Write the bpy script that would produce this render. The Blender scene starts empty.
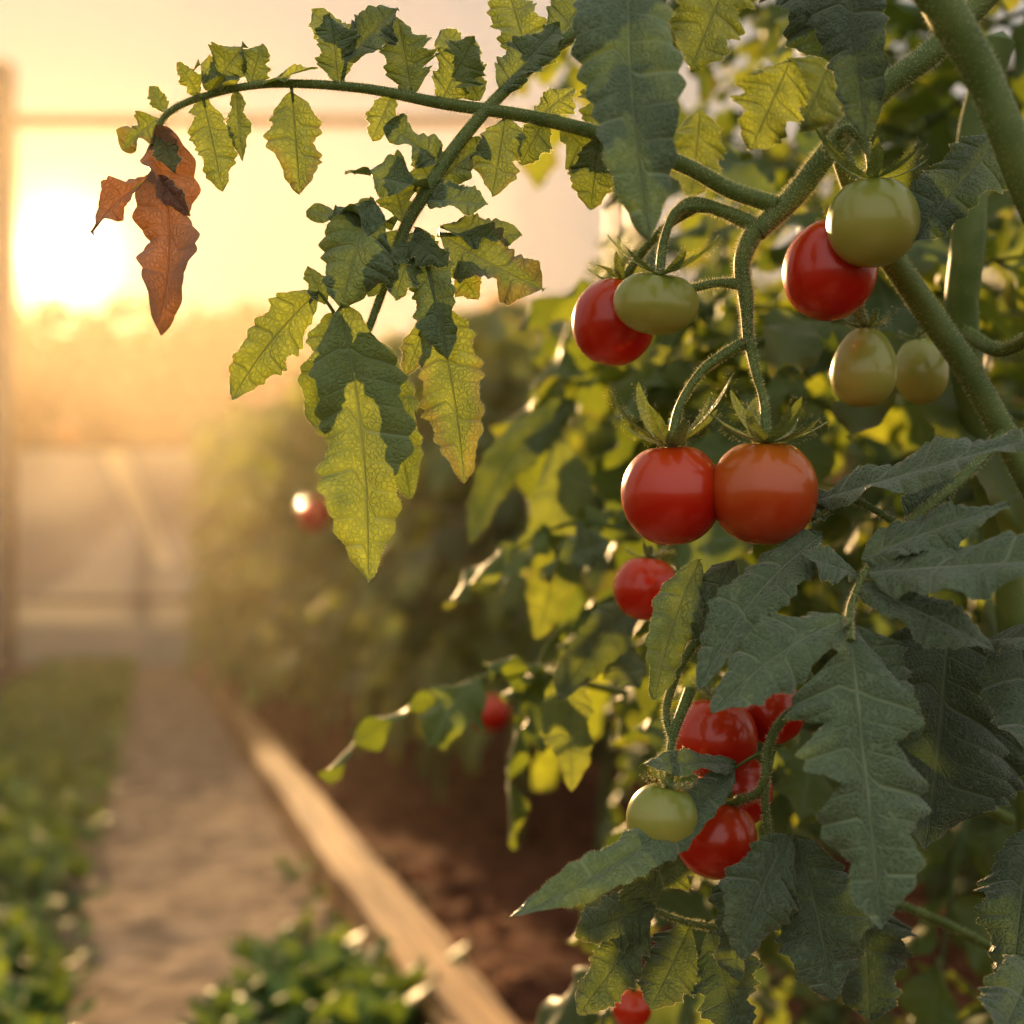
import bpy, math, random
import numpy as np
from mathutils import Vector, Matrix

F=1422.2; CAMZ=0.62; HZ=598.0
SL=-0.2546            # the greenhouse rows run along (SL,1,0)
def P(u,v,d):         # image pixel coordinates + depth -> world metres
    return np.array([(u-512.0)/F*d, d, CAMZ-(v-HZ)/F*d])
def R(x0,y,z=0.0):    # row frame -> world
    return np.array([x0+SL*y, y, z])
def nrm(v):
    v=np.asarray(v,float); return v/(np.linalg.norm(v,axis=-1,keepdims=True)+1e-12)

# ---------------------------------------------------------------- mesh builder
class MB:
    def __init__(s): s.V=[];s.F=[];s.U=[];s.C=[];s.M=[];s.n=0
    def add(s,V,Fc,U=None,C=None,m=0):
        V=np.asarray(V,float).reshape(-1,3)
        s.V.append(V)
        s.U.append(np.zeros_like(V) if U is None else np.asarray(U,float))
        c=np.zeros((len(V),4)); c[:,3]=1
        if C is not None: c[:,:3]=C
        s.C.append(c)
        Fc=np.asarray(Fc,int)
        s.F.append(Fc+s.n); s.M.append(np.full(len(Fc),m)); s.n+=len(V)
    def build(s,name,mats,parent=None,smooth=True):
        V=np.concatenate(s.V);U=np.concatenate(s.U);C=np.concatenate(s.C)
        me=bpy.data.meshes.new(name)
        me.vertices.add(len(V)); me.vertices.foreach_set('co',V.ravel())
        sizes=np.concatenate([np.full(len(f),f.shape[1]) for f in s.F])
        loops=np.concatenate([f.ravel() for f in s.F])
        st=np.concatenate([[0],np.cumsum(sizes)[:-1]])
        me.loops.add(len(loops)); me.loops.foreach_set('vertex_index',loops.astype(np.int32))
        me.polygons.add(len(sizes)); me.polygons.foreach_set('loop_start',st.astype(np.int32))
        me.polygons.foreach_set('loop_total',sizes.astype(np.int32))
        me.polygons.foreach_set('material_index',np.concatenate(s.M).astype(np.int32))
        me.polygons.foreach_set('use_smooth',np.full(len(sizes),smooth))
        a=me.attributes.new('leafuv','FLOAT_VECTOR','POINT'); a.data.foreach_set('vector',U.ravel())
        a=me.attributes.new('tint','FLOAT_COLOR','POINT'); a.data.foreach_set('color',C.ravel())
        me.update(calc_edges=True)
        for m in mats: me.materials.append(m)
        o=bpy.data.objects.new(name,me); bpy.context.scene.collection.objects.link(o)
        if parent: o.parent=parent
        return o
def empty(name):
    o=bpy.data.objects.new(name,None); bpy.context.scene.collection.objects.link(o); o.empty_display_size=.05
    return o
_gf={}
def gridfaces(a,b,wrap=False):
    k=(a,b,wrap)
    if k in _gf: return _gf[k]
    i=np.arange(a-1)[:,None]; j=np.arange(b if wrap else b-1)[None,:]
    j2=(j+1)%b
    f=np.stack([i*b+j,i*b+j2,(i+1)*b+j2,(i+1)*b+j],-1).reshape(-1,4)
    _gf[k]=f; return f

# ---------------------------------------------------------------- leaflet
def leaflet(B,T,W,N,rng,nt=64,ns=17,lobes=5,depth=.45,bow=0.,side=0.,fold=.15,curl=.25,wave=.12,
            twist=0.,g=.3,b=0.,puff=.08,shear=.55,dark=.5,teeth=.085):
    B=np.asarray(B,float);T=np.asarray(T,float)
    L=np.linalg.norm(T-B); D=(T-B)/L
    N=np.asarray(N,float); N=nrm(N-D*np.dot(N,D)); S=np.cross(D,N)
    Cc=(B+T)/2+N*bow*L+S*side*L
    t=np.linspace(0,1,nt)[:,None]; s=np.linspace(-1,1,ns)[None,:]
    Pt=((1-t)**2)*B+2*t*(1-t)*Cc+t*t*T
    tan=nrm(2*(1-t)*(Cc-B)+2*t*(T-Cc))
    Nt=nrm(N-tan*np.sum(tan*N,1,keepdims=True)); Bt=np.cross(tan,Nt)
    a=twist*t; Nt,Bt=Nt*np.cos(a)+Bt*np.sin(a),Bt*np.cos(a)-Nt*np.sin(a)
    off=rng.uniform(0,1)
    ph=lobes*t**.85+off+.22*np.clip(4*s,-1,1)+.13*np.sin(5.5*t+rng.uniform(0,6)+1.7*np.clip(4*s,-1,1))
    fr=ph-np.floor(ph); idx=np.clip(np.floor(ph).astype(int),0,15)
    base=(t**.46)*(1-t)**.72; base=base/.575
    saw=np.abs(2*fr-1)**2.1
    fr2=(ph*3+.5)%1.0
    tabL=rng.uniform(.45,1.35,16); tabR=rng.uniform(.45,1.35,16)
    nid=np.clip(np.round(ph).astype(int),0,15)
    dep=np.where(s>0,tabR[nid],tabL[nid])*depth
    tab2=rng.uniform(.9,1.08,16); smoothamp=tab2[idx]*(1-saw)+saw
    w=base*(1-dep*(1-.35*t)*saw)*(1-teeth*np.abs(2*fr2-1)**1.3*(1-.5*saw))*smoothamp
    asym=1+.12*np.sin(7*t+rng.uniform(0,6))*np.sign(s)
    x=s*w*W/2*asym
    ax=np.abs(x)
    z=fold*ax - curl*W*.5*w*s*s*np.abs(s)
    z=z+puff*W*np.abs(np.sin(math.pi*(fr-.5)))**.8*np.abs(s)*(1-.6*np.abs(s))*base*1.2
    z=z+puff*.22*W*np.abs(np.sin(math.pi*(fr2)))*np.abs(s)*(1-.5*np.abs(s))*base
    z=z+wave*W*.5*np.sin(2*math.pi*(ph*.5)+rng.uniform(0,6)+1.2*np.sign(s))*s*s
    V=Pt[:,None,:]+Bt[:,None,:]*x[...,None]+tan[:,None,:]*(shear*ax*(1-t))[...,None]+Nt[:,None,:]*z[...,None]
    U=np.stack([s+0*t,ph+0*s,t+0*s],-1)
    C=np.empty((nt*ns,3)); C[:,0]=dark; C[:,1]=g; C[:,2]=b
    return V.reshape(-1,3),gridfaces(nt,ns),U.reshape(-1,3),C

def spline(pts,n):
    pts=np.asarray(pts,float); k=len(pts)
    if k==2: return pts[0]+(pts[1]-pts[0])*np.linspace(0,1,n)[:,None]
    p=np.vstack([2*pts[0]-pts[1],pts,2*pts[-1]-pts[-2]])
    u=np.linspace(0,k-1-1e-6,n); i=u.astype(int); f=(u-i)[:,None]
    a,b,c,d=p[i],p[i+1],p[i+2],p[i+3]
    return .5*((2*b)+(-a+c)*f+(2*a-5*b+4*c-d)*f*f+(-a+3*b-3*c+d)*f**3)
def frames(C):
    tan=nrm(np.gradient(C,axis=0)); N=np.zeros_like(C)
    r=np.array([0,0,1.]) if abs(tan[0][2])<.8 else np.array([1.,0,0])
    n=np.cross(tan[0],r); n/=np.linalg.norm(n)
    for i in range(len(C)):
        n=n-tan[i]*np.dot(n,tan[i]); n/=np.linalg.norm(n); N[i]=n
    return tan,N,np.cross(tan,N)
def tube(mb,pts,r,n=40,k=10,m=0,C=None,wob=0.,rng=None):
    C0=spline(pts,n)
    rr=np.interp(np.linspace(0,1,n),np.linspace(0,1,len(r)),r)
    if wob and rng is not None:
        rr=rr*(1+wob*np.sin(np.linspace(0,1,n)*rng.uniform(8,16)+rng.uniform(0,6)))
    tan,N,Bn=frames(C0)
    a=np.linspace(0,2*math.pi,k,endpoint=False)[None,:,None]
    V=C0[:,None,:]+rr[:,None,None]*(np.cos(a)*N[:,None,:]+np.sin(a)*Bn[:,None,:])
    V=V.reshape(-1,3)
    mb.add(V,gridfaces(n,k,True),None,C,m)
    for e,(q,dr) in enumerate(((0,-1),(n-1,1))):
        tip=C0[q]+tan[q]*rr[q]*.6*dr
        ring=V[q*k:(q+1)*k]; vv=np.vstack([ring,tip[None]])
        j=np.arange(k); mb.add(vv,np.stack([j,(j+1)%k,np.full(k,k)],1),None,C,m)
    return C0,rr,tan,N,Bn
def hairs(mb,C0,rr,tan,N,Bn,count,ln,rng,th=.00009):
    n=len(C0); i=rng.integers(0,n-1,count); f=rng.uniform(0,1,count)[:,None]
    c=C0[i]*(1-f)+C0[i+1]*f; a=rng.uniform(0,2*math.pi,count)[:,None]
    d=np.cos(a)*N[i]+np.sin(a)*Bn[i]; r=rr[i][:,None]
    L=(ln*rng.uniform(.35,1.2,count))[:,None]
    dd=nrm(d+tan[i]*rng.uniform(-.35,.35,(count,1))); p=c+d*r*.95
    sd=nrm(np.cross(dd,rng.normal(size=(count,3))))*th; sd2=nrm(np.cross(dd,sd))*th
    V=np.stack([p+sd,p-sd*.5+sd2*.87,p-sd*.5-sd2*.87,p+dd*L],1).reshape(-1,3)
    b=np.arange(count)[:,None]*4
    Fc=np.concatenate([b+np.array([[0,1,3]]),b+np.array([[1,2,3]]),b+np.array([[2,0,3]])])
    mb.add(V,Fc,None,None,1)

# ---------------------------------------------------------------- materials
def newmat(name):
    m=bpy.data.materials.new(name); m.use_nodes=True; nt=m.node_tree; nt.nodes.clear()
    out=nt.nodes.new('ShaderNodeOutputMaterial'); return m,nt,out
def nd(nt,t,**k):
    n=nt.nodes.new(t)
    for a,v in k.items(): setattr(n,a,v)
    return n
def math_(nt,op,a,b=None,clamp=False):
    n=nt.nodes.new('ShaderNodeMath'); n.operation=op; n.use_clamp=clamp
    for i,x in enumerate((a,b)):
        if x is None: continue
        if isinstance(x,(int,float)): n.inputs[i].default_value=x
        else: nt.links.new(x,n.inputs[i])
    return n.outputs[0]
def mixc(nt,f,a,b,mode='MIX'):
    n=nt.nodes.new('ShaderNodeMix'); n.data_type='RGBA'; n.blend_type=mode
    for idx,x in ((0,f),(6,a),(7,b)):
        if isinstance(x,(int,float)): n.inputs[idx].default_value=x
        elif isinstance(x,tuple): n.inputs[idx].default_value=(*x,1)
        else: nt.links.new(x,n.inputs[idx])
    return n.outputs[2]
def leafmat(name,detail=True,t0=.16,t1=.52,darkc=(.066,.098,.052),lightc=(.13,.18,.05),tdark=(.09,.16,.02),tlight=(.47,.52,.06),ns=70):
    m,nt,out=newmat(name); lk=nt.links.new
    at=nd(nt,'ShaderNodeAttribute',attribute_name='tint'); sep=nd(nt,'ShaderNodeSeparateColor'); lk(at.outputs['Color'],sep.inputs[0])
    uv=nd(nt,'ShaderNodeAttribute',attribute_name='leafuv'); su=nd(nt,'ShaderNodeSeparateXYZ'); lk(uv.outputs['Vector'],su.inputs[0])
    tc=nd(nt,'ShaderNodeTexCoord')
    nz=nd(nt,'ShaderNodeTexNoise'); nz.inputs['Scale'].default_value=ns; nz.inputs['Detail'].default_value=4; lk(tc.outputs['Object'],nz.inputs['Vector'])
    g=math_(nt,'ADD',sep.outputs[1],math_(nt,'MULTIPLY',math_(nt,'SUBTRACT',nz.outputs[0],.5),.8),True)
    col=mixc(nt,g,darkc,lightc); tcol=mixc(nt,g,tdark,tlight)
    s=math_(nt,'ABSOLUTE',su.outputs[0])
    mid=math_(nt,'SUBTRACT',1,math_(nt,'MULTIPLY',s,18),True)
    fr=math_(nt,'FRACT',su.outputs[1]); la=math_(nt,'ABSOLUTE',math_(nt,'SUBTRACT',fr,.5))
    lat=math_(nt,'SUBTRACT',1,math_(nt,'MULTIPLY',la,20),True)
    fr_=math_(nt,'FRACT',math_(nt,'MULTIPLY',su.outputs[1],3)); la2=math_(nt,'ABSOLUTE',math_(nt,'SUBTRACT',fr_,.5))
    lat2=math_(nt,'SUBTRACT',1,math_(nt,'MULTIPLY',la2,11),True)
    vein=math_(nt,'MAXIMUM',mid,math_(nt,'MAXIMUM',math_(nt,'MULTIPLY',lat,.85),math_(nt,'MULTIPLY',lat2,.45)))
    if detail:
        vo=nd(nt,'ShaderNodeTexVoronoi',feature='DISTANCE_TO_EDGE'); vo.inputs['Scale'].default_value=400
        n3=nd(nt,'ShaderNodeTexNoise'); n3.inputs['Scale'].default_value=160; lk(tc.outputs['Object'],n3.inputs['Vector'])
        va=nd(nt,'ShaderNodeVectorMath',operation='MULTIPLY_ADD'); lk(n3.outputs['Color'],va.inputs[0]); va.inputs[1].default_value=(.004,)*3; lk(tc.outputs['Object'],va.inputs[2])
        lk(va.outputs[0],vo.inputs['Vector'])
        small=math_(nt,'SUBTRACT',1,math_(nt,'MULTIPLY',vo.outputs['Distance'],5),True)
        vein2=math_(nt,'MAXIMUM',vein,math_(nt,'MULTIPLY',small,.38))
    else: vein2=vein
    col=mixc(nt,math_(nt,'MULTIPLY',vein2,.6),col,(.25,.30,.18))
    tcol=mixc(nt,math_(nt,'MULTIPLY',vein2,.7),tcol,(.10,.12,.02))
    br=math_(nt,'MULTIPLY',sep.outputs[2],math_(nt,'MULTIPLY',math_(nt,'SUBTRACT',math_(nt,'ADD',math_(nt,'ADD',s,su.outputs[2]),nz.outputs[0]),math_(nt,'SUBTRACT',2.0,math_(nt,'MULTIPLY',sep.outputs[2],1.5))),3,True),True)
    col=mixc(nt,br,col,(.22,.15,.11)); tcol=mixc(nt,br,tcol,(.33,.15,.05))
    val=math_(nt,'ADD',math_(nt,'MULTIPLY',sep.outputs[0],1.0),.5)
    col=mixc(nt,1.0,col,val,'MULTIPLY')
    pb=nd(nt,'ShaderNodeBsdfPrincipled'); lk(col,pb.inputs['Base Color']); pb.inputs['Roughness'].default_value=.5
    pb.inputs['Specular IOR Level'].default_value=.5
    pb.inputs['Sheen Weight'].default_value=.35; pb.inputs['Sheen Roughness'].default_value=.4
    tr=nd(nt,'ShaderNodeBsdfTranslucent'); lk(tcol,tr.inputs[0])
    mx=nd(nt,'ShaderNodeMixShader'); lk(math_(nt,'ADD',t0,math_(nt,'MULTIPLY',g,t1-t0)),mx.inputs[0])
    lk(pb.outputs[0],mx.inputs[1]); lk(tr.outputs[0],mx.inputs[2]); lk(mx.outputs[0],out.inputs[0])
    if detail:
        bp=nd(nt,'ShaderNodeBump'); bp.inputs['Strength'].default_value=.75; bp.inputs['Distance'].default_value=.0015
        bp.invert=True
        lk(vein2,bp.inputs['Height']); lk(bp.outputs[0],pb.inputs['Normal']); lk(bp.outputs[0],tr.inputs['Normal'])
    return m
def simple(name,col,rough=.6,spec=.4,col2=None,scale=30,bump=0,bd=.01,trans=0,tcol=None,detail=6,lo=.35,hi=.65):
    m,nt,out=newmat(name); lk=nt.links.new
    pb=nd(nt,'ShaderNodeBsdfPrincipled'); pb.inputs['Roughness'].default_value=rough; pb.inputs['Specular IOR Level'].default_value=spec
    pb.inputs['Base Color'].default_value=(*col,1)
    tc=nd(nt,'ShaderNodeTexCoord')
    nz=nd(nt,'ShaderNodeTexNoise'); nz.inputs['Scale'].default_value=scale; nz.inputs['Detail'].default_value=detail; lk(tc.outputs['Object'],nz.inputs['Vector'])
    if col2:
        r=nd(nt,'ShaderNodeMapRange'); r.inputs[1].default_value=lo; r.inputs[2].default_value=hi; lk(nz.outputs[0],r.inputs[0])
        lk(mixc(nt,r.outputs[0],col,col2),pb.inputs['Base Color'])
    if bump:
        bp=nd(nt,'ShaderNodeBump'); bp.inputs['Strength'].default_value=bump; bp.inputs['Distance'].default_value=bd
        lk(nz.outputs[0],bp.inputs['Height']); lk(bp.outputs[0],pb.inputs['Normal'])
    if trans:
        tr=nd(nt,'ShaderNodeBsdfTranslucent'); tr.inputs[0].default_value=(*(tcol or col),1)
        mx=nd(nt,'ShaderNodeMixShader'); mx.inputs[0].default_value=trans
        lk(pb.outputs[0],mx.inputs[1]); lk(tr.outputs[0],mx.inputs[2]); lk(mx.outputs[0],out.inputs[0])
    else: lk(pb.outputs[0],out.inputs[0])
    return m
M_leaf=leafmat('leaf_blade',True)
M_leafbg=leafmat('leaf_blade_row',False,.25,.55,darkc=(.062,.100,.036),lightc=(.12,.17,.04),tdark=(.15,.24,.03),tlight=(.46,.49,.045),ns=14)
M_stem=simple('stem_skin',(.09,.14,.035),.5,.4,col2=(.15,.20,.055),scale=60,bump=.15,bd=.001,trans=.12,tcol=(.5,.55,.1))
M_hair=simple('trichomes',(.85,.83,.62),.5,.3,trans=.6,tcol=(1.0,.95,.7))
def fruitmat(name,bot,top,rough=.26):
    m,nt,out=newmat(name); lk=nt.links.new
    uv=nd(nt,'ShaderNodeAttribute',attribute_name='leafuv'); su=nd(nt,'ShaderNodeSeparateXYZ'); lk(uv.outputs['Vector'],su.inputs[0])
    tc=nd(nt,'ShaderNodeTexCoord'); nz=nd(nt,'ShaderNodeTexNoise'); nz.inputs['Scale'].default_value=45; lk(tc.outputs['Object'],nz.inputs['Vector'])
    r=nd(nt,'ShaderNodeMapRange'); r.inputs[1].default_value=.35; r.inputs[2].default_value=1.0
    lk(math_(nt,'ADD',su.outputs[2],math_(nt,'MULTIPLY',math_(nt,'SUBTRACT',nz.outputs[0],.5),.35)),r.inputs[0])
    c=mixc(nt,r.outputs[0],bot,top)
    pb=nd(nt,'ShaderNodeBsdfPrincipled'); lk(c,pb.inputs['Base Color']); pb.inputs['Roughness'].default_value=rough
    pb.inputs['Subsurface Weight'].default_value=.2; pb.inputs['Subsurface Radius'].default_value=(1,.3,.12); pb.inputs['Subsurface Scale'].default_value=.006
    pb.inputs['Coat Weight'].default_value=.45; pb.inputs['Coat Roughness'].default_value=.09
    n2=nd(nt,'ShaderNodeTexNoise'); n2.inputs['Scale'].default_value=900; lk(tc.outputs['Object'],n2.inputs['Vector'])
    bp=nd(nt,'ShaderNodeBump'); bp.inputs['Strength'].default_value=.05; bp.inputs['Distance'].default_value=.0004; lk(n2.outputs[0],bp.inputs['Height']); lk(bp.outputs[0],pb.inputs['Normal'])
    lk(pb.outputs[0],out.inputs[0]); return m
M_red=fruitmat('ripe_skin',(.50,.018,.005),(.56,.075,.010))
M_ora=fruitmat('ripening_skin',(.46,.060,.011),(.52,.16,.02))
M_grn=fruitmat('unripe_skin',(.36,.34,.08),(.24,.28,.055),.34)
M_soil=simple('soil',(.070,.028,.015),.95,.1,col2=(.19,.085,.045),scale=28,bump=.9,bd=.02)
M_path=simple('trodden_path',(.20,.145,.10),.95,.1,col2=(.38,.28,.19),scale=11,bump=.9,bd=.02,lo=.4,hi=.6)
M_ground=simple('field_ground',(.08,.10,.03),.95,.1,col2=(.13,.12,.05),scale=3,bump=.6,bd=.03)
M_fabric=simple('dark_soil_strip',(.05,.035,.025),.9,.1,col2=(.09,.06,.04),scale=15,bump=.5,bd=.01)
M_steel=simple('galvanised_steel',(.08,.065,.055),.5,.5,col2=(.06,.05,.04),scale=12)
M_bark=simple('bark',(.10,.06,.04),.9,.1,col2=(.05,.035,.03),scale=9,bump=.6,bd=.03)
M_tree=simple('tree_foliage',(.18,.10,.035),.8,.1,col2=(.25,.14,.05),scale=.6,trans=.5,tcol=(.44,.19,.06))
M_cover=leafmat('ground_cover_leaf',False,.25,.45,darkc=(.055,.115,.026),lightc=(.13,.21,.045),tdark=(.10,.18,.02),tlight=(.35,.45,.06),ns=30)
def woodmat():
    m,nt,out=newmat('weathered_wood'); lk=nt.links.new
    tc=nd(nt,'ShaderNodeTexCoord'); mp=nd(nt,'ShaderNodeMapping'); mp.inputs['Scale'].default_value=(40,1.5,40)
    vr=nd(nt,'ShaderNodeVectorRotate'); vr.rotation_type='Z_AXIS'; vr.inputs['Angle'].default_value=-math.atan(-SL)
    lk(tc.outputs['Object'],vr.inputs['Vector']); lk(vr.outputs[0],mp.inputs['Vector'])
    nz=nd(nt,'ShaderNodeTexNoise'); nz.inputs['Scale'].default_value=1; nz.inputs['Detail'].default_value=6; lk(mp.outputs[0],nz.inputs['Vector'])
    n2=nd(nt,'ShaderNodeTexNoise'); n2.inputs['Scale'].default_value=5; lk(tc.outputs['Object'],n2.inputs['Vector'])
    r=nd(nt,'ShaderNodeMapRange'); r.inputs[1].default_value=.4; r.inputs[2].default_value=.6; lk(nz.outputs[0],r.inputs[0])
    c=mixc(nt,r.outputs[0],(.14,.07,.032),(.46,.28,.13)); c=mixc(nt,math_(nt,'MULTIPLY',n2.outputs[0],.45),c,(.20,.125,.065))
    pb=nd(nt,'ShaderNodeBsdfPrincipled'); lk(c,pb.inputs['Base Color']); pb.inputs['Roughness'].default_value=.75; pb.inputs['Specular IOR Level'].default_value=.25
    bp=nd(nt,'ShaderNodeBump'); bp.inputs['Strength'].default_value=.5; bp.inputs['Distance'].default_value=.004; lk(nz.outputs[0],bp.inputs['Height']); lk(bp.outputs[0],pb.inputs['Normal'])
    lk(pb.outputs[0],out.inputs[0]); return m
M_wood=woodmat()
def filmmat(name,op,col,vary=.25):
    m,nt,out=newmat(name); lk=nt.links.new
    tr=nd(nt,'ShaderNodeBsdfTranslucent'); tr.inputs[0].default_value=(*col,1)
    df=nd(nt,'ShaderNodeBsdfDiffuse'); df.inputs[0].default_value=(*col,1)
    tp=nd(nt,'ShaderNodeBsdfTransparent')
    tc=nd(nt,'ShaderNodeTexCoord'); nz=nd(nt,'ShaderNodeTexNoise'); nz.inputs['Scale'].default_value=.8; nz.inputs['Detail'].default_value=3; lk(tc.outputs['Object'],nz.inputs['Vector'])
    a=nd(nt,'ShaderNodeMixShader'); a.inputs[0].default_value=.3; lk(tr.outputs[0],a.inputs[1]); lk(df.outputs[0],a.inputs[2])
    b=nd(nt,'ShaderNodeMixShader'); lk(math_(nt,'ADD',math_(nt,'MULTIPLY',math_(nt,'SUBTRACT',nz.outputs[0],.5),vary),op,True),b.inputs[0])
    lk(tp.outputs[0],b.inputs[1]); lk(a.outputs[0],b.inputs[2]); lk(b.outputs[0],out.inputs[0]); return m
M_film=filmmat('hazy_film',.085,(.95,.85,.70),.05)
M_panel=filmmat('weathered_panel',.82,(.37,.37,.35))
M_streak=filmmat('light_streak_panel',.82,(.78,.70,.50),.05)  # streak of sunlight on the panel, put into a paler film colour

# ---------------------------------------------------------------- world + sun
SUN=nrm(np.array([(62-512)/F,1.0,(598-255)/F]))
sc=bpy.context.scene
w=bpy.data.worlds.new('evening_sky'); sc.world=w; w.use_nodes=True; nt=w.node_tree; nt.nodes.clear(); lk=nt.links.new
out=nd(nt,'ShaderNodeOutputWorld'); bg=nd(nt,'ShaderNodeBackground'); lk(bg.outputs[0],out.inputs[0])
tc=nd(nt,'ShaderNodeTexCoord'); dt=nd(nt,'ShaderNodeVectorMath',operation='DOT_PRODUCT'); lk(tc.outputs['Generated'],dt.inputs[0]); dt.inputs[1].default_value=tuple(SUN)
d=math_(nt,'MAXIMUM',dt.outputs['Value'],0.0)
sx=nd(nt,'ShaderNodeSeparateXYZ'); lk(tc.outputs['Generated'],sx.inputs[0])
up=math_(nt,'MULTIPLY',math_(nt,'MAXIMUM',sx.outputs[2],0.0),2.6,True)
front=math_(nt,'ADD',math_(nt,'MULTIPLY',dt.outputs['Value'],.5),.5,True)
hor=mixc(nt,front,(1.0,.90,.80),(.49,.34,.21)); zen=mixc(nt,front,(.95,.96,.98),(.37,.36,.34))
col=mixc(nt,up,hor,zen)
def lobe(col,p,c):
    f=math_(nt,'POWER',d,p); n=nd(nt,'ShaderNodeVectorMath',operation='SCALE'); n.inputs[0].default_value=c; lk(f,n.inputs['Scale'])
    a=nd(nt,'ShaderNodeVectorMath',operation='ADD'); lk(col,a.inputs[0]); lk(n.outputs[0],a.inputs[1]); return a.outputs[0]
col=lobe(col,7,(.06,.035,.01)); col=lobe(col,60,(.36,.16,.03)); col=lobe(col,450,(.9,.50,.12)); col=lobe(col,2600,(5.,3.6,2.0)); col=lobe(col,14000,(30,26,20))
lk(col,bg.inputs[0]); bg.inputs[1].default_value=1.0
sl=bpy.data.lights.new('low_sun','SUN'); sl.energy=10.5; sl.color=(1,.63,.30); sl.angle=math.radians(1.5)
so=bpy.data.objects.new('low_sun',sl); sc.collection.objects.link(so)
so.rotation_euler=Vector(-SUN).to_track_quat('-Z','Y').to_euler(); so.location=(-4,12,6)

# ---------------------------------------------------------------- camera
cd=bpy.data.cameras.new('camera'); cam=bpy.data.objects.new('camera',cd); sc.collection.objects.link(cam); sc.camera=cam
cam.location=(0,0,CAMZ); cam.rotation_euler=(math.radians(90),0,0); cd.lens=50; cd.sensor_width=36; cd.shift_y=(HZ-512)/1024
cd.dof.use_dof=True; cd.dof.focus_distance=.65; cd.dof.aperture_fstop=4.8; cd.clip_end=400; cd.clip_start=.02
sc.view_settings.view_transform='Standard'
try: sc.view_settings.look='Medium High Contrast'
except Exception as e: print('look',e)
sc.view_settings.exposure=0.0

# ---------------------------------------------------------------- ground
rng=np.random.default_rng(7)
def strip(name,xa,xb,ya,yb,z,mat,nx=2,ny=2,amp=0.,sc_=8.,bulge=0.):
    xs=np.linspace(xa,xb,nx); ys=ya+(yb-ya)*np.linspace(0,1,ny)**1.6
    X,Y=np.meshgrid(xs,ys); Z=np.full_like(X,z)
    if amp:
        for k in range(7):
            fx,fy=rng.uniform(-1,1,2)*sc_*(1.5**k); Z+=amp/(1.35**k)*np.sin(X*fx+Y*fy+rng.uniform(0,6))*.5
        Z+=rng.normal(size=X.shape)*amp*.25
    if bulge: Z+=bulge*np.sin(np.pi*(X-xa)/(xb-xa))
    mb=MB(); mb.add(np.stack([X+SL*Y,Y,Z],-1).reshape(-1,3),gridfaces(ny,nx)); return mb.build(name,[mat])
g=MB(); g.add([(-150,-20,-.06),(150,-20,-.06),(150,200,-.06),(-150,200,-.06)],[[0,1,2,3]]); g.build('ground',[M_ground])
strip('garden_path',-.20,.359,-.5,12.8,0,M_path,34,200,.016,7)
strip('soil_bed',.485,3.2,-.5,12.8,.015,M_soil,110,260,.03,14,.02)
strip('grass_verge',-.85,-.19,-.5,12.8,-.005,M_ground,30,120,.02,9)
strip('bare_soil_strip',-1.3,-.84,-.5,12.8,-.01,M_fabric,20,90,.015,9)
def plank(mb,xa,xb,ya,yb,za,zb):
    n=14; V=[];ys=np.linspace(ya,yb,n); bv=.006
    prof=[(xa,za),(xa,zb-bv),(xa+bv,zb),(xb-bv,zb),(xb,zb-bv),(xb,za)]
    ph=rng.uniform(0,6)
    for y in ys:
        for i,(x,z) in enumerate(prof):
            V.append(R(x+.004*math.sin(y*3+ph)+rng.normal()*.0012,y,z+.003*math.sin(y*2.1+ph)*(z>za+.01)+rng.normal()*.001))
    mb.add(V,gridfaces(n,6,True))
    mb.add(V[:6],[[0,1,2,3],[0,3,4,5]]); mb.add(V[-6:],[[3,2,1,0],[5,4,3,0]])
mb=MB(); y=.4
while y<12.7:
    L=2.35; e=min(y+L,12.75); o=rng.uniform(-.008,.008); plank(mb,.37+o,.475+o,y,e-.008,-.05,.088+rng.uniform(-.004,.004))
    for q in (.15,L-.2):
        if y+q<12.7: plank(mb,.478+o,.51+o,y+q,y+q+.03,-.05,.10)
    y+=L
mb.build('wooden_edging_board',[M_wood],smooth=False)

# ---------------------------------------------------------------- greenhouse shell
YE=13.0
def quadobj(name,pts,mat):
    mb=MB(); mb.add(pts,[[0,1,2,3]]); return mb.build(name,[mat])
wb=empty('wall_back')
xl,xr=-1.33,3.3
def box(mb,a,b,wd,hd,m=0):
    a=np.asarray(a,float);b=np.asarray(b,float); d_=nrm(b-a); r=np.array([0,0,1.]) if abs(d_[2])<.9 else np.array([0,1.,0])
    s1=nrm(np.cross(d_,r)); s2=np.cross(s1,d_)
    V=[]
    for c in (a,b):
        for i,j in ((-1,-1),(1,-1),(1,1),(-1,1)): V.append(c+s1*wd*i/2+s2*hd*j/2)
    mb.add(V,[[0,1,2,3],[7,6,5,4],[0,4,5,1],[1,5,6,2],[2,6,7,3],[3,7,4,0]],None,None,m)
def we(x,z): return np.array([x,YE,z])
xA,xB=R(xl-.1,YE)[0],R(xr,YE)[0]
film=quadobj('film',[we(xA,1.98),we(xB,1.98),we(xB,5.03),we(xA,5.03)],M_film); film.parent=wb
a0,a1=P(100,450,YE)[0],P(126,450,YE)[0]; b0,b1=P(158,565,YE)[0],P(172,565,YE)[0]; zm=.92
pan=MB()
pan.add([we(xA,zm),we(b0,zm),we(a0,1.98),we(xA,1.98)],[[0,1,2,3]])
pan.add([we(b0,zm),we(b1,zm),we(a1,1.98),we(a0,1.98)],[[0,1,2,3]],None,None,1)  # diagonal band in the paler film, standing for the light streak
pan.add([we(b1,zm),we(xB,zm),we(xB,1.98),we(a1,1.98)],[[0,1,2,3]])
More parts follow.
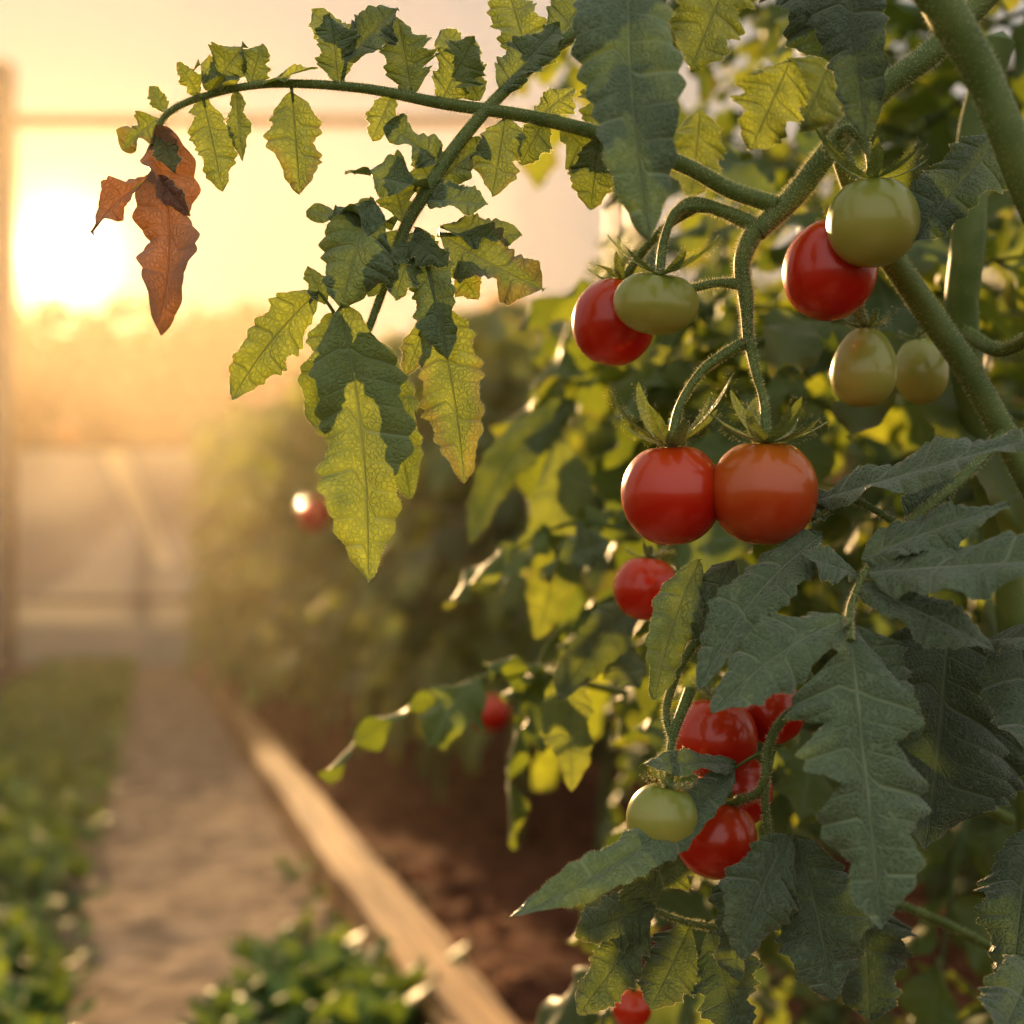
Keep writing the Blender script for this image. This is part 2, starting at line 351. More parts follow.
pan.add([we(xA,-.05),we(xB,-.05),we(xB,zm),we(xA,zm)],[[0,1,2,3]])
pan.build('lower_panel',[M_panel,M_streak],wb,False)
fr=MB()
zb=CAMZ+(598-121)/F*YE
box(fr,we(xA-.5,zb),we(xB,zb),.09,.095)
for x in (P(6,0,YE)[0],P(640,0,YE)[0],P(1000,0,YE)[0]):
    box(fr,we(x,-.05)-[0,.06,0],we(x,zb+.5)-[0,.06,0],.17,.15)
box(fr,we(xA,.6)-[0,.05,0],we(xB,.6)-[0,.05,0],.05,.05)
box(fr,we(xA,1.98)-[0,.05,0],we(xB,1.98)-[0,.05,0],.05,.03)
fr.build('steel_frame',[M_steel],wb,False)
for nm,xx in (('wall_left',xl),('wall_right',xr)):
    wl=empty(nm)
    q=quadobj('film',[R(xx,-1,-.05),R(xx,YE-.1,-.05),R(xx,YE-.1,4.6),R(xx,-1,4.6)],M_film); q.parent=wl
    fr=MB(); sg=.03 if xx<0 else -.03
    for yy in (1,4,7,10): box(fr,R(xx+sg,yy,-.05),R(xx+sg,yy,4.6),.08,.08)
    box(fr,R(xx+sg,-1,4.6),R(xx+sg,YE-.2,4.6),.07,.07); fr.build('steel_frame',[M_steel],wl,False)

# humid evening haze filling the house
hm,hn,ho=newmat('humid_air'); vs=nd(hn,'ShaderNodeVolumeScatter'); vs.inputs['Color'].default_value=(1,.84,.60,1); vs.inputs['Density'].default_value=.0078; vs.inputs['Anisotropy'].default_value=.65
hn.links.new(vs.outputs[0],ho.inputs['Volume'])
mb=MB(); xa_,xb_=xl+.1,xr-.1
q=[R(xa_,1.9,.12),R(xb_,1.9,.12),R(xb_,12.75,.12),R(xa_,12.75,.12)]
V=q+[p+[0,0,4.3] for p in q]
mb.add(V,[[3,2,1,0],[4,5,6,7],[0,1,5,4],[1,2,6,5],[2,3,7,6],[3,0,4,7]]); mb.build('humid_haze',[hm],None,False)

# ---------------------------------------------------------------- trees beyond
for i,(tx,ty,th,tr_) in enumerate([(-19,42,8,4.2),(-15,40,9.4,4),(-11.5,44,10.4,4.2),(-7.5,40,8.8,4),(-4,43,8.2,3.8),(0,41,9.6,4.2),(5,44,8.6,4.2),(10,42,9.8,4.4),(16,43,9.0,4.4)]):
    mb=MB()
    tube(mb,[(tx,ty,-.1),(tx+.2,ty,th*.3),(tx-.1,ty,th*.62)],[.35,.25,.12],12,8,1)
    for k in range(6):
        a=k*1.05+i; tube(mb,[(tx,ty,th*(.25+.06*k)),(tx+math.cos(a)*1.4,ty+math.sin(a)*1.4,th*(.42+.05*k)),(tx+math.cos(a)*2.4,ty+math.sin(a)*2.4,th*(.5+.06*k))],[.14,.09,.04],8,6,1)
    n=2200; blobs=[(rng.uniform(-.65,.65)*tr_,rng.uniform(-.65,.65)*tr_,th*rng.uniform(.24,.82),rng.uniform(.3,.48)*tr_) for _ in range(15)]+[(0,0,th*.83,.35*tr_)]
    bi=rng.integers(0,len(blobs),n); bl=np.array(blobs)[bi]
    dd=nrm(rng.normal(size=(n,3))); c=bl[:,:3]+dd*bl[:,3:4]*rng.uniform(.5,1,(n,1))**.5+[tx,ty,0]
    u=nrm(rng.normal(size=(n,3)))*.34; v=nrm(np.cross(u,rng.normal(size=(n,3))))*.20
    V=np.stack([c-u,c-v,c+u,c+v],1).reshape(-1,3); mb.add(V,np.arange(n*4).reshape(-1,4))
    mb.build('tree',[M_tree,M_bark],None,False)

# ---------------------------------------------------------------- compound leaf templates
def compound(rng,nt=11,ns=5,pairs=3,lob=3):
    Vs=[];Fs=[];Us=[];Cs=[];n=0
    droop=rng.uniform(.15,.5)
    rp=np.array([(0,0,0),(rng.uniform(-.05,.05),.4,.10),(rng.uniform(-.1,.1),.68,.08-droop*.4)])
    Rr=spline(rp,12); mb=MB(); tube(mb,Rr,[.014,.006],8,4)
    def addm(V,Fc,U,C):
        nonlocal n
        Vs.append(V);Fs.append(Fc+n);Us.append(U);Cs.append(C);n+=len(V)
    tv=mb.V[0]; addm(tv,mb.F[0],np.tile([.5,.1,.2],(len(tv),1)),np.tile([.5,.6,0],(len(tv),1)))
    def one(b,dirv,L):
        dirv=nrm(dirv); tip=b+dirv*L; N=nrm(np.array([rng.uniform(-.4,.4),rng.uniform(-.3,.3),1]))
        V,Fc,U,C=leaflet(b,tip,L*rng.uniform(.58,.72),N,rng,nt,ns,lob,.4,bow=rng.uniform(.05,.2),side=rng.uniform(-.1,.1),fold=rng.uniform(0,.3),curl=rng.uniform(.1,.5),wave=.25,twist=rng.uniform(-.5,.5),g=.5,puff=.03)
        addm(V,Fc,U,C)
    tan=nrm(np.gradient(Rr,axis=0))
    for k in range(pairs):
        i=int(3+(k+.3)*8/pairs); i=min(i,10)
        for sgn in (-1,1):
            d0=tan[i]*.45+np.array([sgn*.85,0,0])+np.array([0,0,-rng.uniform(.1,.8)])
            one(Rr[i],d0,rng.uniform(.28,.42))
    one(Rr[-1],tan[-1]+np.array([0,0,-rng.uniform(.2,.8)]),rng.uniform(.42,.52))
    return np.concatenate(Vs),np.concatenate(Fs),np.concatenate(Us),np.concatenate(Cs)
TL=[compound(rng,9,5,2,3) for _ in range(8)]
TM=[compound(rng,16,7,3,3) for _ in range(8)]
TH=[compound(rng,28,9,2,4) for _ in range(8)]
def rotz(a): c,s=math.cos(a),math.sin(a); return np.array([[c,-s,0],[s,c,0],[0,0,1]])
def rotx(a): c,s=math.cos(a),math.sin(a); return np.array([[1,0,0],[0,c,-s],[0,s,c]])
def roty(a): c,s=math.cos(a),math.sin(a); return np.array([[c,0,s],[0,1,0],[-s,0,c]])
def put(mb,tpl,loc,az,el,roll,size,g,dark,b=0.,m=0):
    V,Fc,U,C=tpl; M=rotz(az)@rotx(el)@roty(roll)
    C=C.copy(); C[:,0]=dark; C[:,1]=g; C[:,2]=b
    mb.add(V*size@M.T+loc,Fc,U,C,m)

# ---------------------------------------------------------------- fruit
def fruit(name,c,rad,kind='red',hr=1.0,axis=(0,0,1),pear=0.,sep=1.0,hero=True,stem_to=None,nsep=6,seed=0,lift=.5):
    r_=np.random.default_rng(seed+5)
    axis=nrm(axis); ref=np.array([0,1.,0]) if abs(axis[1])<.8 else np.array([1.,0,0]); X=nrm(np.cross(ref,axis)); Y=np.cross(axis,X)
    mb=MB(); na,nb=(40,48) if hero else (16,20)
    th=np.linspace(0,math.pi,na)[:,None]; ph=np.linspace(0,2*math.pi,nb,endpoint=False)[None,:]
    rr=np.sin(th)**.96*(1+.018*np.cos(5*ph+r_.uniform(0,6))*np.clip(np.cos(th)+.3,0,1))
    zz=np.cos(th)*hr
    zz=zz-.13*np.exp(-(th/.34)**2)+.02*np.exp(-((math.pi-th)/.25)**2)
    rr=rr*(1+pear*(-.35*np.cos(th))); zz=zz+pear*.35*np.exp(-(th/.6)**2)
    V=c+rad*((rr*np.cos(ph))[...,None]*X+(rr*np.sin(ph))[...,None]*Y+(zz+0*ph)[...,None]*axis)
    U=np.stack([0*th+ph,th+0*ph,.5+.5*np.cos(th)+0*ph],-1).reshape(-1,3)
    mb.add(V.reshape(-1,3),gridfaces(na,nb,True),U,None,0)
    top=c+axis*rad*(hr*1.0-.10+pear*.35)
    a0=r_.uniform(0,6)
    for i in range(nsep):
        a=a0+i*2*math.pi/nsep+r_.uniform(-.25,.25); o=X*math.cos(a)+Y*math.sin(a)
        L=rad*sep*r_.uniform(.9,1.15); lf=lift*r_.uniform(.5,1.4)
        tip=top+o*L*.8+axis*L*lf
        V,Fc,U2,C=leaflet(top+o*rad*.03,tip,L*.26,axis+o*-.2,r_,22,7,1,.0,bow=-.17 if lf>.2 else .22,side=r_.uniform(-.15,.15),fold=.35,curl=.2,wave=.1,g=.4,puff=0,shear=.2,dark=.95)
        mb.add(V,Fc,U2,C,2)
        if hero:
            Cc=V.reshape(22,7,3)[:,3]; tn,N_,B_=frames(Cc); hairs(mb,Cc,np.full(22,L*.08),tn,N_,B_,110,.0013,r_,.00007)
    if stem_to is not None:
        C0,r0,tn,N_,B_=tube(mb,stem_to,[.0023,.0019,.0028],30,8,3)
        if hero: hairs(mb,C0,r0,tn,N_,B_,700,.0020,r_)
    else:
        tube(mb,[top-axis*rad*.05,top+axis*rad*.35],[.0022,.0016],5,8,3)
    m={'red':M_red,'ora':M_ora,'grn':M_grn}[kind]
    return mb.build(name,[m,M_hair,M_leaf,M_stem])
def px(u,v,d,r): return P(u,v,d),r*d/F
FR=[
 (672,494,.650,51,'red',1.02,(-.05,-.1,1),0,1.5,.65,[(676,452,.650),(680,405,.652),(705,368,.655),(743,343,.66)]),
 (764,492,.640,54,'ora',1.0,(.0,-.12,1),0,1.5,.48,[(766,445,.640),(764,405,.645),(755,370,.652),(748,335,.66)]),
 (614,322,.690,42,'red',1.05,(.2,0,1),0,1.2,.3,[(622,290,.69),(640,255,.685),(668,225,.675),(695,207,.668)]),
 (656,303,.655,43,'grn',.74,(.1,-.28,1),0,1.55,.5,[(660,277,.655),(664,240,.66),(678,210,.663),(710,207,.665)]),
 (830,270,.665,47,'red',1.08,(.25,.1,1),0,.8,.2,None),
 (873,222,.635,46,'grn',.98,(-.05,-.12,1),0,1.5,.5,[(873,180,.635),(868,150,.64),(850,130,.645),(838,135,.65)]),
 (864,368,.700,33,'grn',1.2,(.05,0,1),.35,1.0,.4,[(862,332,.70),(858,300,.70),(850,250,.69)]),
 (921,371,.740,27,'grn',1.25,(-.1,0,1),.1,.8,.3,None),
 (646,588,.760,33,'red',1.0,(.1,0,1),0,1.0,.4,None),
 (716,738,.680,42,'red',1.0,(.1,0,1),0,.9,.4,None),
 (772,712,.700,33,'red',1.0,(-.1,0,1),0,.8,.4,None),
 (735,790,.700,38,'red',1.0,(.0,0,1),0,.8,.4,None),
 (716,838,.665,41,'red',1.0,(.3,0,1),0,1.1,.4,[(735,812,.66),(760,790,.65),(770,750,.65)]),
 (662,818,.630,36,'grn',1.0,(.2,-.1,1),0,1.1,.4,[(668,785,.63),(672,740,.64),(690,690,.65)]),
 (632,1008,.850,20,'red',1.0,(.0,0,1),0,.8,.4,None),
 (315,514,4.2,18,'red',1.0,(.0,0,1),0,.8,.4,None),
 (490,712,1.95,21,'red',.9,(.0,0,1),0,.8,.4,None),
]
for i,(u,v,d_,r,k,hr,ax,pear,sp,lf,st) in enumerate(FR):
    c,rad=px(u,v,d_,r); s_=[P(*q) for q in st] if st else None
    if s_ is not None: s_[0]=c+nrm(ax)*rad*(hr-.15+pear*.35)
    fruit('unripe_tomato' if k=='grn' else 'ripe_tomato',c,rad,k,hr,ax,pear,sp,d_<.78,s_,9 if i<2 else 6 if i%2 else 7,i,lf)

# ---------------------------------------------------------------- hero plant stems
plant=empty('tomato_plant')
st=MB(); r2=np.random.default_rng(21)
def stem(pts,rp,hc=300,hl=.0018,n=50,k=12):
    W=[P(*q) for q in pts]
    dm=np.mean([q[2] for q in pts]); rs=[x*dm/F for x in rp]
    C0,r0,tn,N_,B_=tube(st,W,rs,n,k,0,None,.03,r2)
    if hc: hairs(st,C0,r0,tn,N_,B_,int(hc*3.6),hl*1.1,r2)
stem([(1010,-30,.66),(940,45,.66),(880,92,.66),(830,150,.66),(795,195,.662),(757,232,.66)],[13,12,11.5,11,11,10.5],1500,.0022)
stem([(757,225,.66),(742,262,.66),(746,300,.66),(748,345,.658)],[10,8.5,7.5,5],700,.0022)
stem([(760,228,.66),(725,212,.664),(690,203,.667),(668,222,.668)],[8,7,6,4],400,.002)
stem([(745,285,.66),(718,283,.66),(690,288,.657),(672,283,.655)],[6,4.5,4,3],250,.002)
stem([(775,205,.66),(730,190,.662),(690,168,.66),(640,148,.66),(590,131,.66),(520,115,.66),(440,103,.66),(360,88,.66),(270,84,.66),(205,96,.66),(165,116,.66),(152,150,.66)],[9,8.5,8,7.5,7,6.5,6,5,4,3.5,3,2.5],2200,.0014,120)
stem([(640,-20,.68),(580,28,.67),(525,72,.665),(488,108,.66),(452,152,.655),(424,195,.65),(405,228,.65),(388,275,.648),(368,330,.645),(352,360,.643)],[6,6,6,6,6.5,6.5,6,4.5,3.5,2],1800,.0014,110)
stem([(905,-60,.57),(945,10,.57),(985,80,.575),(1030,190,.58),(1090,330,.6)],[19,19,18,18,17],900,.0018)
stem([(835,140,.68),(868,222,.69),(920,300,.70),(965,365,.70),(1005,435,.70),(1060,540,.70)],[10,12,13,13,13,13],1200,.0018)
stem([(1000,40,.74),(975,130,.75),(968,240,.75),(962,330,.76),(985,460,.78),(1010,600,.80),(1030,800,.82),(1040,1000,.84),(1045,1580,.84)],[14,16,17,17,16,16,16,16,16],300,.0018,90)
stem([(1005,430,.70),(960,480,.66),(900,530,.64),(868,570,.62),(850,610,.61),(850,640,.60)],[7,6,5,4.5,4,3],700,.0018)
stem([(905,528,.64),(850,500,.64),(812,520,.645)],[4,3,2],200)
stem([(962,330,.76),(1000,350,.70),(1040,330,.66)],[8,7,6],100)
stem([(1010,820,.80),(900,760,.72),(820,690,.66),(770,640,.66),(700,640,.655),(668,700,.65),(672,745,.64)],[7,6,6,5,4.5,4,3],900,.0018,80)
stem([(820,690,.66),(775,730,.65),(765,790,.65),(770,850,.65)],[5,4.5,4,3],400)
stem([(1020,960,.82),(880,900,.74),(780,925,.70),(700,925,.68),(640,905,.67)],[6,5,4,3.5,2.5],500)
st.build('stems',[M_stem,M_hair],plant)

# ---------------------------------------------------------------- hero leaflets
lf=MB(); r3=np.random.default_rng(4)
def HL(b,t,wpx,N=(0,-1,.2),g=.3,br=0.,side=0.,bow=.05,lobes=4,depth=.45,fold=.12,curl=.2,wave=.15,twist=0.,dark=.5,nt=96,ns=21,pt=None):
    B=P(*b);T=P(*t); dm=(b[2]+t[2])/2
    wpx=wpx*(1.24 if wpx<60 else 1.16)
    if b[0]<570 and br<.9: g=min(1,g+.10); dark=min(1,dark+.25)  # sunlit look put into the tint: left-hand leaflets lighter and yellower
    V,Fc,U,C=leaflet(B,T,wpx*dm/F,N,r3,nt,ns,lobes,depth,bow,side,fold,curl,wave,twist,g,br,.11,.5,dark,.17)
    lf.add(V,Fc,U,C,0)
    G=V.reshape(nt,ns,3)
    if nt>=48:
        for col in (0,ns-1):
            E=G[:,col]; Cn=G[:,ns//2]; i=r3.integers(2,nt-1,260); p=E[i]; dd=nrm(E[i]-Cn[i]+1e-6)
            sd=nrm(np.cross(dd,r3.normal(size=(260,3))))*.00008; L=r3.uniform(.0003,.0010,(260,1))
            Vh=np.stack([p+sd,p-sd,p+dd*L],1).reshape(-1,3); lf.add(Vh,np.arange(780).reshape(-1,3),None,None,1)
    if pt is not None:
        q=P(*pt); tube(lf,[q,(q+B)/2+[0,0,.001],B,B+(T-B)*.1],[.0011,.0008,.0006],10,6,2)
D=.66
HL((152,138,D),(157,328,.65),78,(.4,-.9,.2),.4,1.0,side=-.14,fold=.55,curl=-.2,lobes=3,depth=.5,wave=.6,twist=.3,dark=.75)
HL((154,178,.657),(92,234,.65),36,(.3,-.8,.5),.5,1.0,side=.15,fold=.5,lobes=3,depth=.45,wave=.6,dark=.9)
HL((158,176,.657),(191,216,.655),26,(-.5,-.8,.2),.4,1.,fold=.5,lobes=2,depth=.4,dark=.7)
HL((158,118,D),(122,150,.66),38,(0,-1,.3),.5,.4,fold=.3,lobes=3,wave=.4)
HL((160,130,D),(176,172,.65),30,(0,-1,.1),.5,.2,fold=.3,lobes=3)
HL((166,112,D),(150,86,.66),22,(0,-1,.3),.4,0,lobes=3)
HL((200,97,D),(178,62,.65),26,(.2,-1,.3),.5,.2,lobes=3)
HL((210,92,D),(245,44,.655),48,(.2,-.9,.4),.3,.1,fold=.4,lobes=3,wave=.4)
HL((235,86,D),(196,64,.65),38,(0,-.7,.7),.6,.2,lobes=3,wave=.4)
HL((250,86,D),(262,44,.66),34,(.3,-.9,.2),.2,0,lobes=3)
HL((262,86,D),(318,68,.655),32,(0,-.6,.8),.9,.1,lobes=3,fold=.3)
HL((203,98,D),(223,192,.655),50,(.2,-1,.1),.5,.1,lobes=4,pt=(203,97,D))
HL((236,90,D),(243,162,.66),32,(-.5,-1,.1),.4,.1,lobes=3)
HL((292,92,D),(300,194,.655),66,(.1,-1,.1),.45,.25,lobes=3,depth=.35,fold=.25,pt=(290,85,D))
HL((338,84,D),(330,16,.66),50,(.2,-1,.3),.25,0,lobes=4,fold=.3,bow=.15)
HL((345,62,D),(398,8,.655),66,(0,-.9,.5),.08,0,lobes=3,depth=.3,fold=.2,dark=.3,pt=(342,86,D))
HL((352,50,D),(312,12,.67),42,(0,-.9,.4),.4,0,lobes=3)
HL((412,96,D),(398,18,.66),66,(.1,-1,.2),.12,0,lobes=4,fold=.3,dark=.35,pt=(410,98,D))
HL((392,96,D),(372,140,.655),36,(0,-1,.2),.5,.1,lobes=3)
HL((440,103,D),(475,38,.66),58,(.2,-1,.3),.5,.1,lobes=4,fold=.3)
HL((470,70,.665),(440,30,.67),44,(0,-1,.3),.4,0,lobes=3)
HL((500,92,.66),(560,26,.67),58,(0,-.8,.5),.25,0,lobes=4,fold=.3)
HL((530,66,.67),(505,-20,.68),66,(0,-1,.3),.35,0,lobes=4)
HL((552,50,.67),(600,-25,.68),66,(0,-1,.3),.2,0,lobes=4)
HL((505,118,D),(492,196,.65),56,(.2,-1,.1),.4,.2,lobes=3,fold=.3)
HL((535,120,D),(575,88,.665),44,(0,-.8,.5),.6,.1,lobes=3)
HL((545,118,D),(520,165,.665),44,(.3,-1,.1),.3,0,lobes=3)
HL((600,135,D),(590,210,.67),56,(0,-1,.1),.4,.1,lobes=3)
HL((560,126,.665),(612,175,.67),52,(0,-1,.1),.3,.1,lobes=3)
HL((480,100,.665),(455,60,.67),44,(0,-1,.2),.3,0,lobes=3)
# ---- rosette around the shoot
HL((440,165,.655),(386,124,.64),52,(0,-.9,.5),.2,0,lobes=3,fold=.3,wave=.3,dark=.7)
HL((430,190,.65),(345,172,.635),56,(0,-.8,.6),.18,0,lobes=3,fold=.35,wave=.4,dark=.9)
HL((432,185,.655),(482,146,.66),50,(0,-.8,.5),.2,0,lobes=3,wave=.4)
HL((425,200,.65),(488,205,.645),52,(0,-.8,.6),.15,0,lobes=3,fold=.3,dark=.8)
HL((395,225,.648),(334,208,.63),50,(0,-.7,.7),.15,0,lobes=3,wave=.4,dark=.9)
HL((382,222,.645),(306,212,.64),36,(0,-.7,.7),.2,0,lobes=3,wave=.3)
HL((405,225,.65),(388,160,.66),44,(0,-1,.3),.25,0,lobes=3)
HL((370,200,.64),(342,308,.635),90,(.1,-.9,.35),.05,0,lobes=3,depth=.3,fold=.1,bow=.15,curl=.4,dark=1)
HL((400,230,.65),(368,296,.64),50,(0,-1,.2),.2,0,lobes=3,dark=.8)
HL((440,205,.65),(415,150,.655),38,(0,-1,.2),.3,0,lobes=3,dark=.7)
HL((412,240,.648),(395,300,.64),42,(.3,-1,.2),.2,0,lobes=3,dark=.8)
HL((318,292,.645),(232,400,.65),64,(.3,-1,.2),.55,.1,side=.08,lobes=4,depth=.35,fold=.2,pt=(345,330,.645))
HL((325,305,.645),(308,266,.645),28,(.3,-1,.2),.3,0,lobes=2)
HL((340,305,.636),(368,582,.640),120,(.08,-1,.1),.50,.05,side=-.06,lobes=4,depth=.42,fold=.22,bow=.06,dark=.8)
HL((333,312,.650),(316,428,.655),52,(.5,-.9,.1),.35,0,side=.08,lobes=3,fold=.2,dark=.8)
HL((352,330,.650),(410,500,.66),72,(-.3,-.9,.1),.35,0,side=-.12,lobes=3,depth=.4,dark=.8)
HL((415,228,.65),(448,360,.645),64,(-.4,-.9,.2),.15,0,side=-.06,lobes=4,fold=.3,dark=.9)
HL((432,300,.65),(464,484,.65),78,(.1,-1,.1),.45,.3,side=-.05,lobes=4,depth=.4,fold=.25,pt=(418,235,.65))
HL((430,315,.65),(405,376,.65),34,(.2,-1,.1),.5,.3,lobes=2)
HL((438,232,.65),(544,290,.655),82,(.1,-.9,.35),.35,.35,side=.08,lobes=4,fold=.25,wave=.3)
HL((440,228,.65),(522,236,.66),52,(0,-.8,.6),.25,0,lobes=4)
HL((405,235,.65),(448,266,.64),40,(0,-.9,.3),.3,0,lobes=3)
HL((452,262,.655),(478,300,.655),36,(0,-.9,.3),.5,.3,lobes=3)
# ---- top centre and right
HL((632,-70,.60),(650,240,.57),118,(-.25,-1,.1),.02,0,side=.05,lobes=4,depth=.18,fold=.25,bow=.05,dark=1)
HL((845,-70,.62),(866,140,.60),84,(-.5,-1,.1),.0,0,lobes=4,depth=.25,fold=.3,dark=.5)
HL((790,-60,.62),(835,60,.62),126,(.2,-1,.3),.0,0,lobes=4,depth=.25,dark=.5)
HL((1010,130,.64),(910,244,.63),84,(.1,-.7,.6),.0,0,lobes=4,depth=.25,bow=.1,dark=.5)
HL((735,-40,.70),(690,70,.70),96,(0,-1,.2),.35,0,lobes=4)
HL((790,60,.72),(750,150,.72),84,(.2,-1,.2),.6,0,lobes=4)
HL((700,110,.72),(690,200,.72),74,(.2,-1,.2),.5,.1,lobes=4)
HL((840,40,.74),(800,130,.74),90,(.1,-1,.2),.3,0,lobes=4)
HL((620,60,.70),(600,150,.70),70,(.1,-1,.2),.4,0,lobes=4)
# ---- big compound leaf lower right
HL((868,572,.615),(1075,560,.56),108,(-.05,-.75,.75),.0,0,side=.05,lobes=4,depth=.3,fold=.12,dark=.9)
HL((862,560,.62),(1010,505,.60),84,(0,-.6,.8),.0,0,lobes=4,depth=.3,dark=.9)
HL((858,585,.615),(995,650,.59),78,(.1,-.8,.6),.0,0,lobes=4,depth=.3,dark=.8)
HL((850,625,.605),(882,930,.575),158,(.1,-.95,.35),.0,0,side=.03,lobes=4,depth=.55,fold=.12,bow=.08,dark=1.0)
HL((848,618,.61),(712,714,.59),94,(-.1,-.8,.6),.0,0,side=.08,lobes=3,depth=.3,fold=.1,bow=.1,dark=1)
HL((855,625,.61),(915,740,.60),78,(.2,-.9,.4),.0,0,lobes=3,depth=.3,dark=.8)
HL((822,535,.635),(700,690,.61),80,(-.35,-.8,.45),.0,0,side=.1,lobes=4,depth=.3,fold=.25,bow=.1,dark=1)
HL((858,575,.62),(800,556,.615),54,(0,-.7,.7),.0,0,lobes=3,dark=.9)
HL((815,500,.65),(1050,432,.60),88,(.0,-.6,.8),.0,.1,side=.1,lobes=5,depth=.35,fold=.2,dark=.9)
HL((840,498,.65),(780,520,.65),48,(0,-.7,.7),.05,0,lobes=3,dark=.8)
HL((905,520,.65),(950,470,.66),60,(0,-.8,.5),.05,0,lobes=3,dark=.7)
HL((950,600,.68),(925,850,.66),180,(.15,-1,.25),.0,0,lobes=4,depth=.25,dark=.3)
HL((1020,640,.64),(1035,760,.60),110,(-.1,-1,.3),.0,0,lobes=3,depth=.25,dark=.7)
HL((985,640,.64),(1080,640,.58),80,(0,-.8,.5),.0,0,lobes=3,depth=.3,dark=.6)
HL((1000,700,.70),(960,820,.68),110,(0,-1,.3),.0,0,lobes=3,depth=.3,dark=.3)
# ---- lower centre
HL((700,560,.655),(655,700,.64),66,(.5,-.8,.3),.2,0,side=.12,lobes=3,depth=.3,fold=.5,curl=.5,dark=.8)
HL((735,560,.66),(690,640,.65),64,(.2,-.9,.3),.1,0,lobes=3,curl=.5,dark=.8)
HL((735,768,.655),(508,918,.59),58,(.15,-.8,.6),.05,0,side=-.12,lobes=5,depth=.25,fold=.25,bow=.1,dark=1,pt=(770,750,.65))
HL((735,765,.655),(640,765,.62),40,(0,-.7,.7),.1,0,lobes=3,dark=.9)
HL((790,835,.63),(742,960,.61),96,(.2,-.9,.3),.05,.05,side=.12,lobes=3,depth=.3,fold=.2,curl=.4,dark=.7)
HL((795,835,.635),(832,1000,.62),116,(-.2,-1,.2),.0,0,side=-.05,lobes=4,depth=.3,dark=.6)
HL((740,870,.65),(738,980,.63),60,(.4,-.9,.2),.2,.1,side=.1,lobes=3,curl=.5,dark=.6)
HL((655,905,.67),(575,935,.655),64,(.1,-.9,.4),.35,.1,lobes=3,curl=.5,fold=.3)
HL((660,900,.67),(610,850,.66),64,(.1,-.9,.4),.35,.1,lobes=3,curl=.4)
HL((650,915,.67),(578,1015,.65),70,(.3,-.9,.3),.3,.1,lobes=4,curl=.4,fold=.3)
HL((690,925,.68),(650,1010,.66),74,(.1,-.9,.3),.25,.1,lobes=4,curl=.4)
HL((710,930,.68),(740,1040,.67),84,(.1,-.9,.3),.1,0,lobes=4)
HL((650,880,.70),(700,850,.69),54,(.1,-.9,.3),.5,0,lobes=3)
HL((860,880,.72),(870,1020,.70),120,(.1,-.9,.3),.0,0,lobes=4,dark=.3)
HL((1030,830,.66),(1010,1000,.62),90,(-.4,-1,.2),.0,0,lobes=4,depth=.3,dark=.4)
HL((1035,960,.62),(1000,1040,.58),90,(-.2,-1,.4),.0,0,lobes=3,depth=.3,dark=.6)
# ---- softer bright leaves behind
HL((560,440,1.0),(535,640,.98),80,(.1,-1,.1),.6,.1,side=-.1,lobes=4,depth=.25,nt=40)
HL((575,400,1.0),(470,545,1.0),52,(.1,-1,.1),.3,.1,side=.2,lobes=4,depth=.3,nt=40)
HL((640,600,.82),(560,700,.80),66,(.2,-1,.3),.3,.1,side=.1,lobes=3,depth=.3,nt=40)
HL((565,660,.84),(572,792,.82),58,(.2,-1,.1),.6,.1,lobes=3,depth=.3,nt=40)
HL((600,640,.84),(640,690,.80),60,(.2,-1,.3),.5,0,lobes=3,nt=40)
HL((560,560,.90),(610,540,.90),60,(.1,-.8,.4),.2,0,lobes=3,nt=40)
lf.build('leaves',[M_leaf,M_hair,M_stem],plant)

# back foliage of the same plant
bk=MB(); r4=np.random.default_rng(11)
cnt=0
while cnt<200:
    u=r4.uniform(590,1130); v=r4.uniform(-120,1080); d_=r4.uniform(.92,1.7)
    if u<700 and v>700: continue
    if u<640 and v<250 and r4.uniform()<.5: continue
    if v>820 and r4.uniform()<.5: continue
    if v<230 and r4.uniform()<.35: continue
    p=P(u,v,d_)
    if p[2]<.12: continue
    put(bk,TH[r4.integers(8)],p,r4.uniform(0,2*math.pi),r4.uniform(-.9,.3),r4.uniform(-.5,.5),r4.uniform(.14,.27),np.clip(r4.normal(.42,.25),0,1),r4.uniform(.3,1),r4.uniform(0,.3))
    cnt+=1
bk.build('back_leaves',[M_leafbg],plant)

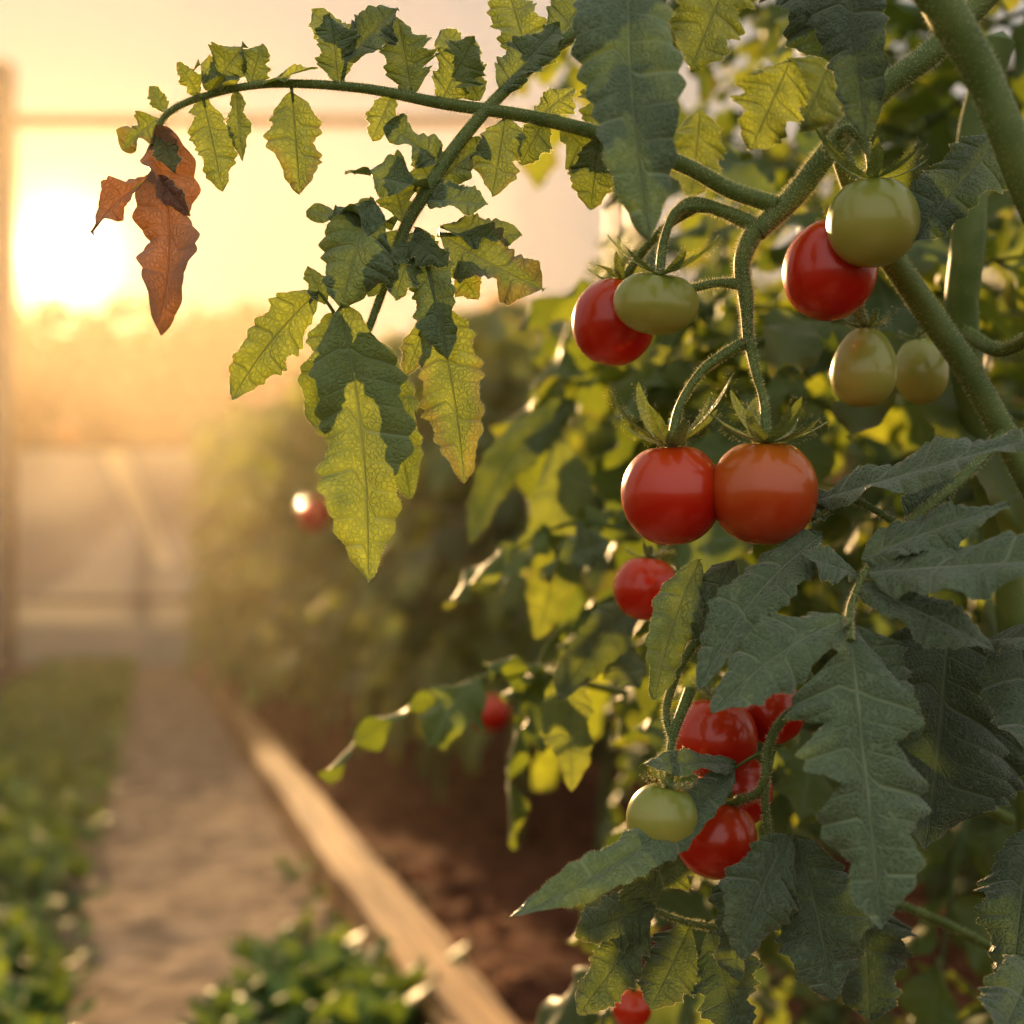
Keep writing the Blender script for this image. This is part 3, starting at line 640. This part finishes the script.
# ---------------------------------------------------------------- rows of tomato plants
def rowplant(x0,y,H,nl,seed,tpl,gm=.5,smax=.40,lo=.28):
    q=np.random.default_rng(seed); e=empty('tomato_plant'); mb=MB()
    base=R(x0,y,0); pts=[base+[q.normal()*.03*(k>0),q.normal()*.03*(k>0),H*k/4] for k in range(5)]
    c0=spline(pts,40); tube(mb,pts,[.012,.010,.006],20,6,1)
    for i in range(nl):
        f=lo/H+(1-lo/H)*(i+q.uniform())/nl; p=c0[min(39,int(f*39))]
        s=q.uniform(.28,smax)*(1-.25*f)
        put(mb,tpl[q.integers(8)],p,i*2.4+q.uniform(-.5,.5),q.uniform(-.8,.4),q.uniform(-.4,.4),s,np.clip(q.normal(gm,.24),0,1),q.uniform(.3,1.))
    mb.build('foliage',[M_leafbg,M_stem],e)
    return e
def H(y): return float(np.interp(y,[1.5,2.5,5,8,13],[1.1,1.22,1.5,1.80,2.25]))
sd=100
y=2.75
while y<12.5:
    x0=float(np.interp(y,[2.3,4,8,12],[1.1,.90,.71,.58]))
    rowplant(x0+rng.normal()*.05,y,H(y)*rng.uniform(.94,1.06),54,sd,TL if y>5 else TM if y>3.2 else TH,.5,smax=.42 if y<3.5 else .46,lo=.5 if y<4.5 else .32); sd+=1; y+=.42
y=2.0
while y<10:
    rowplant(1.75+rng.normal()*.06,y,H(y)*1.15,42,sd,TL,.4,smax=.48); sd+=1; y+=.55

# ---------------------------------------------------------------- ground cover on the verge
def cover(name,n,fx,fy,size,seed,hmax=.06,gm=.5):
    q=np.random.default_rng(seed); mb=MB()
    base=[leaflet((0,0,0),(0,1,q.uniform(-.1,.25)),q.uniform(.5,.75),(0,0,1),q,9,5,2,.2,bow=.18,curl=.3,wave=.2,puff=.03) for _ in range(6)]
    for _ in range(n):
        x0,yy=fx(q),fy(q); h=q.uniform(.0,hmax); c=R(x0,yy,h*.4+.01)
        for k in range(q.integers(3,6)):
            V,Fc,U,C=base[q.integers(6)]; M=rotz(q.uniform(0,6.28))@rotx(q.uniform(.1,1.1)); s=size*q.uniform(.6,1.3)
            C=C.copy(); C[:,0]=q.uniform(.3,.9); C[:,1]=np.clip(q.normal(gm,.25),0,1); C[:,2]=0
            mb.add(V*s@M.T+c,Fc,U,C,0)
    return mb.build(name,[M_cover])
cover('ground_cover_plants',2500,lambda q:-.50+np.clip(q.normal()*.18,-.40,.36),lambda q:1.6+11*q.uniform()**1.5,.075,1,.12)
cover('low_leafy_plant',70,lambda q:.24+q.normal()*.07,lambda q:1.96+q.normal()*.10,.085,2,.10)
cover('low_leafy_plant',12,lambda q:.31+q.normal()*.03,lambda q:2.75+q.normal()*.3,.04,3,.04)
print('verts',sum(len(o.data.vertices) for o in bpy.data.objects if o.type=='MESH'))
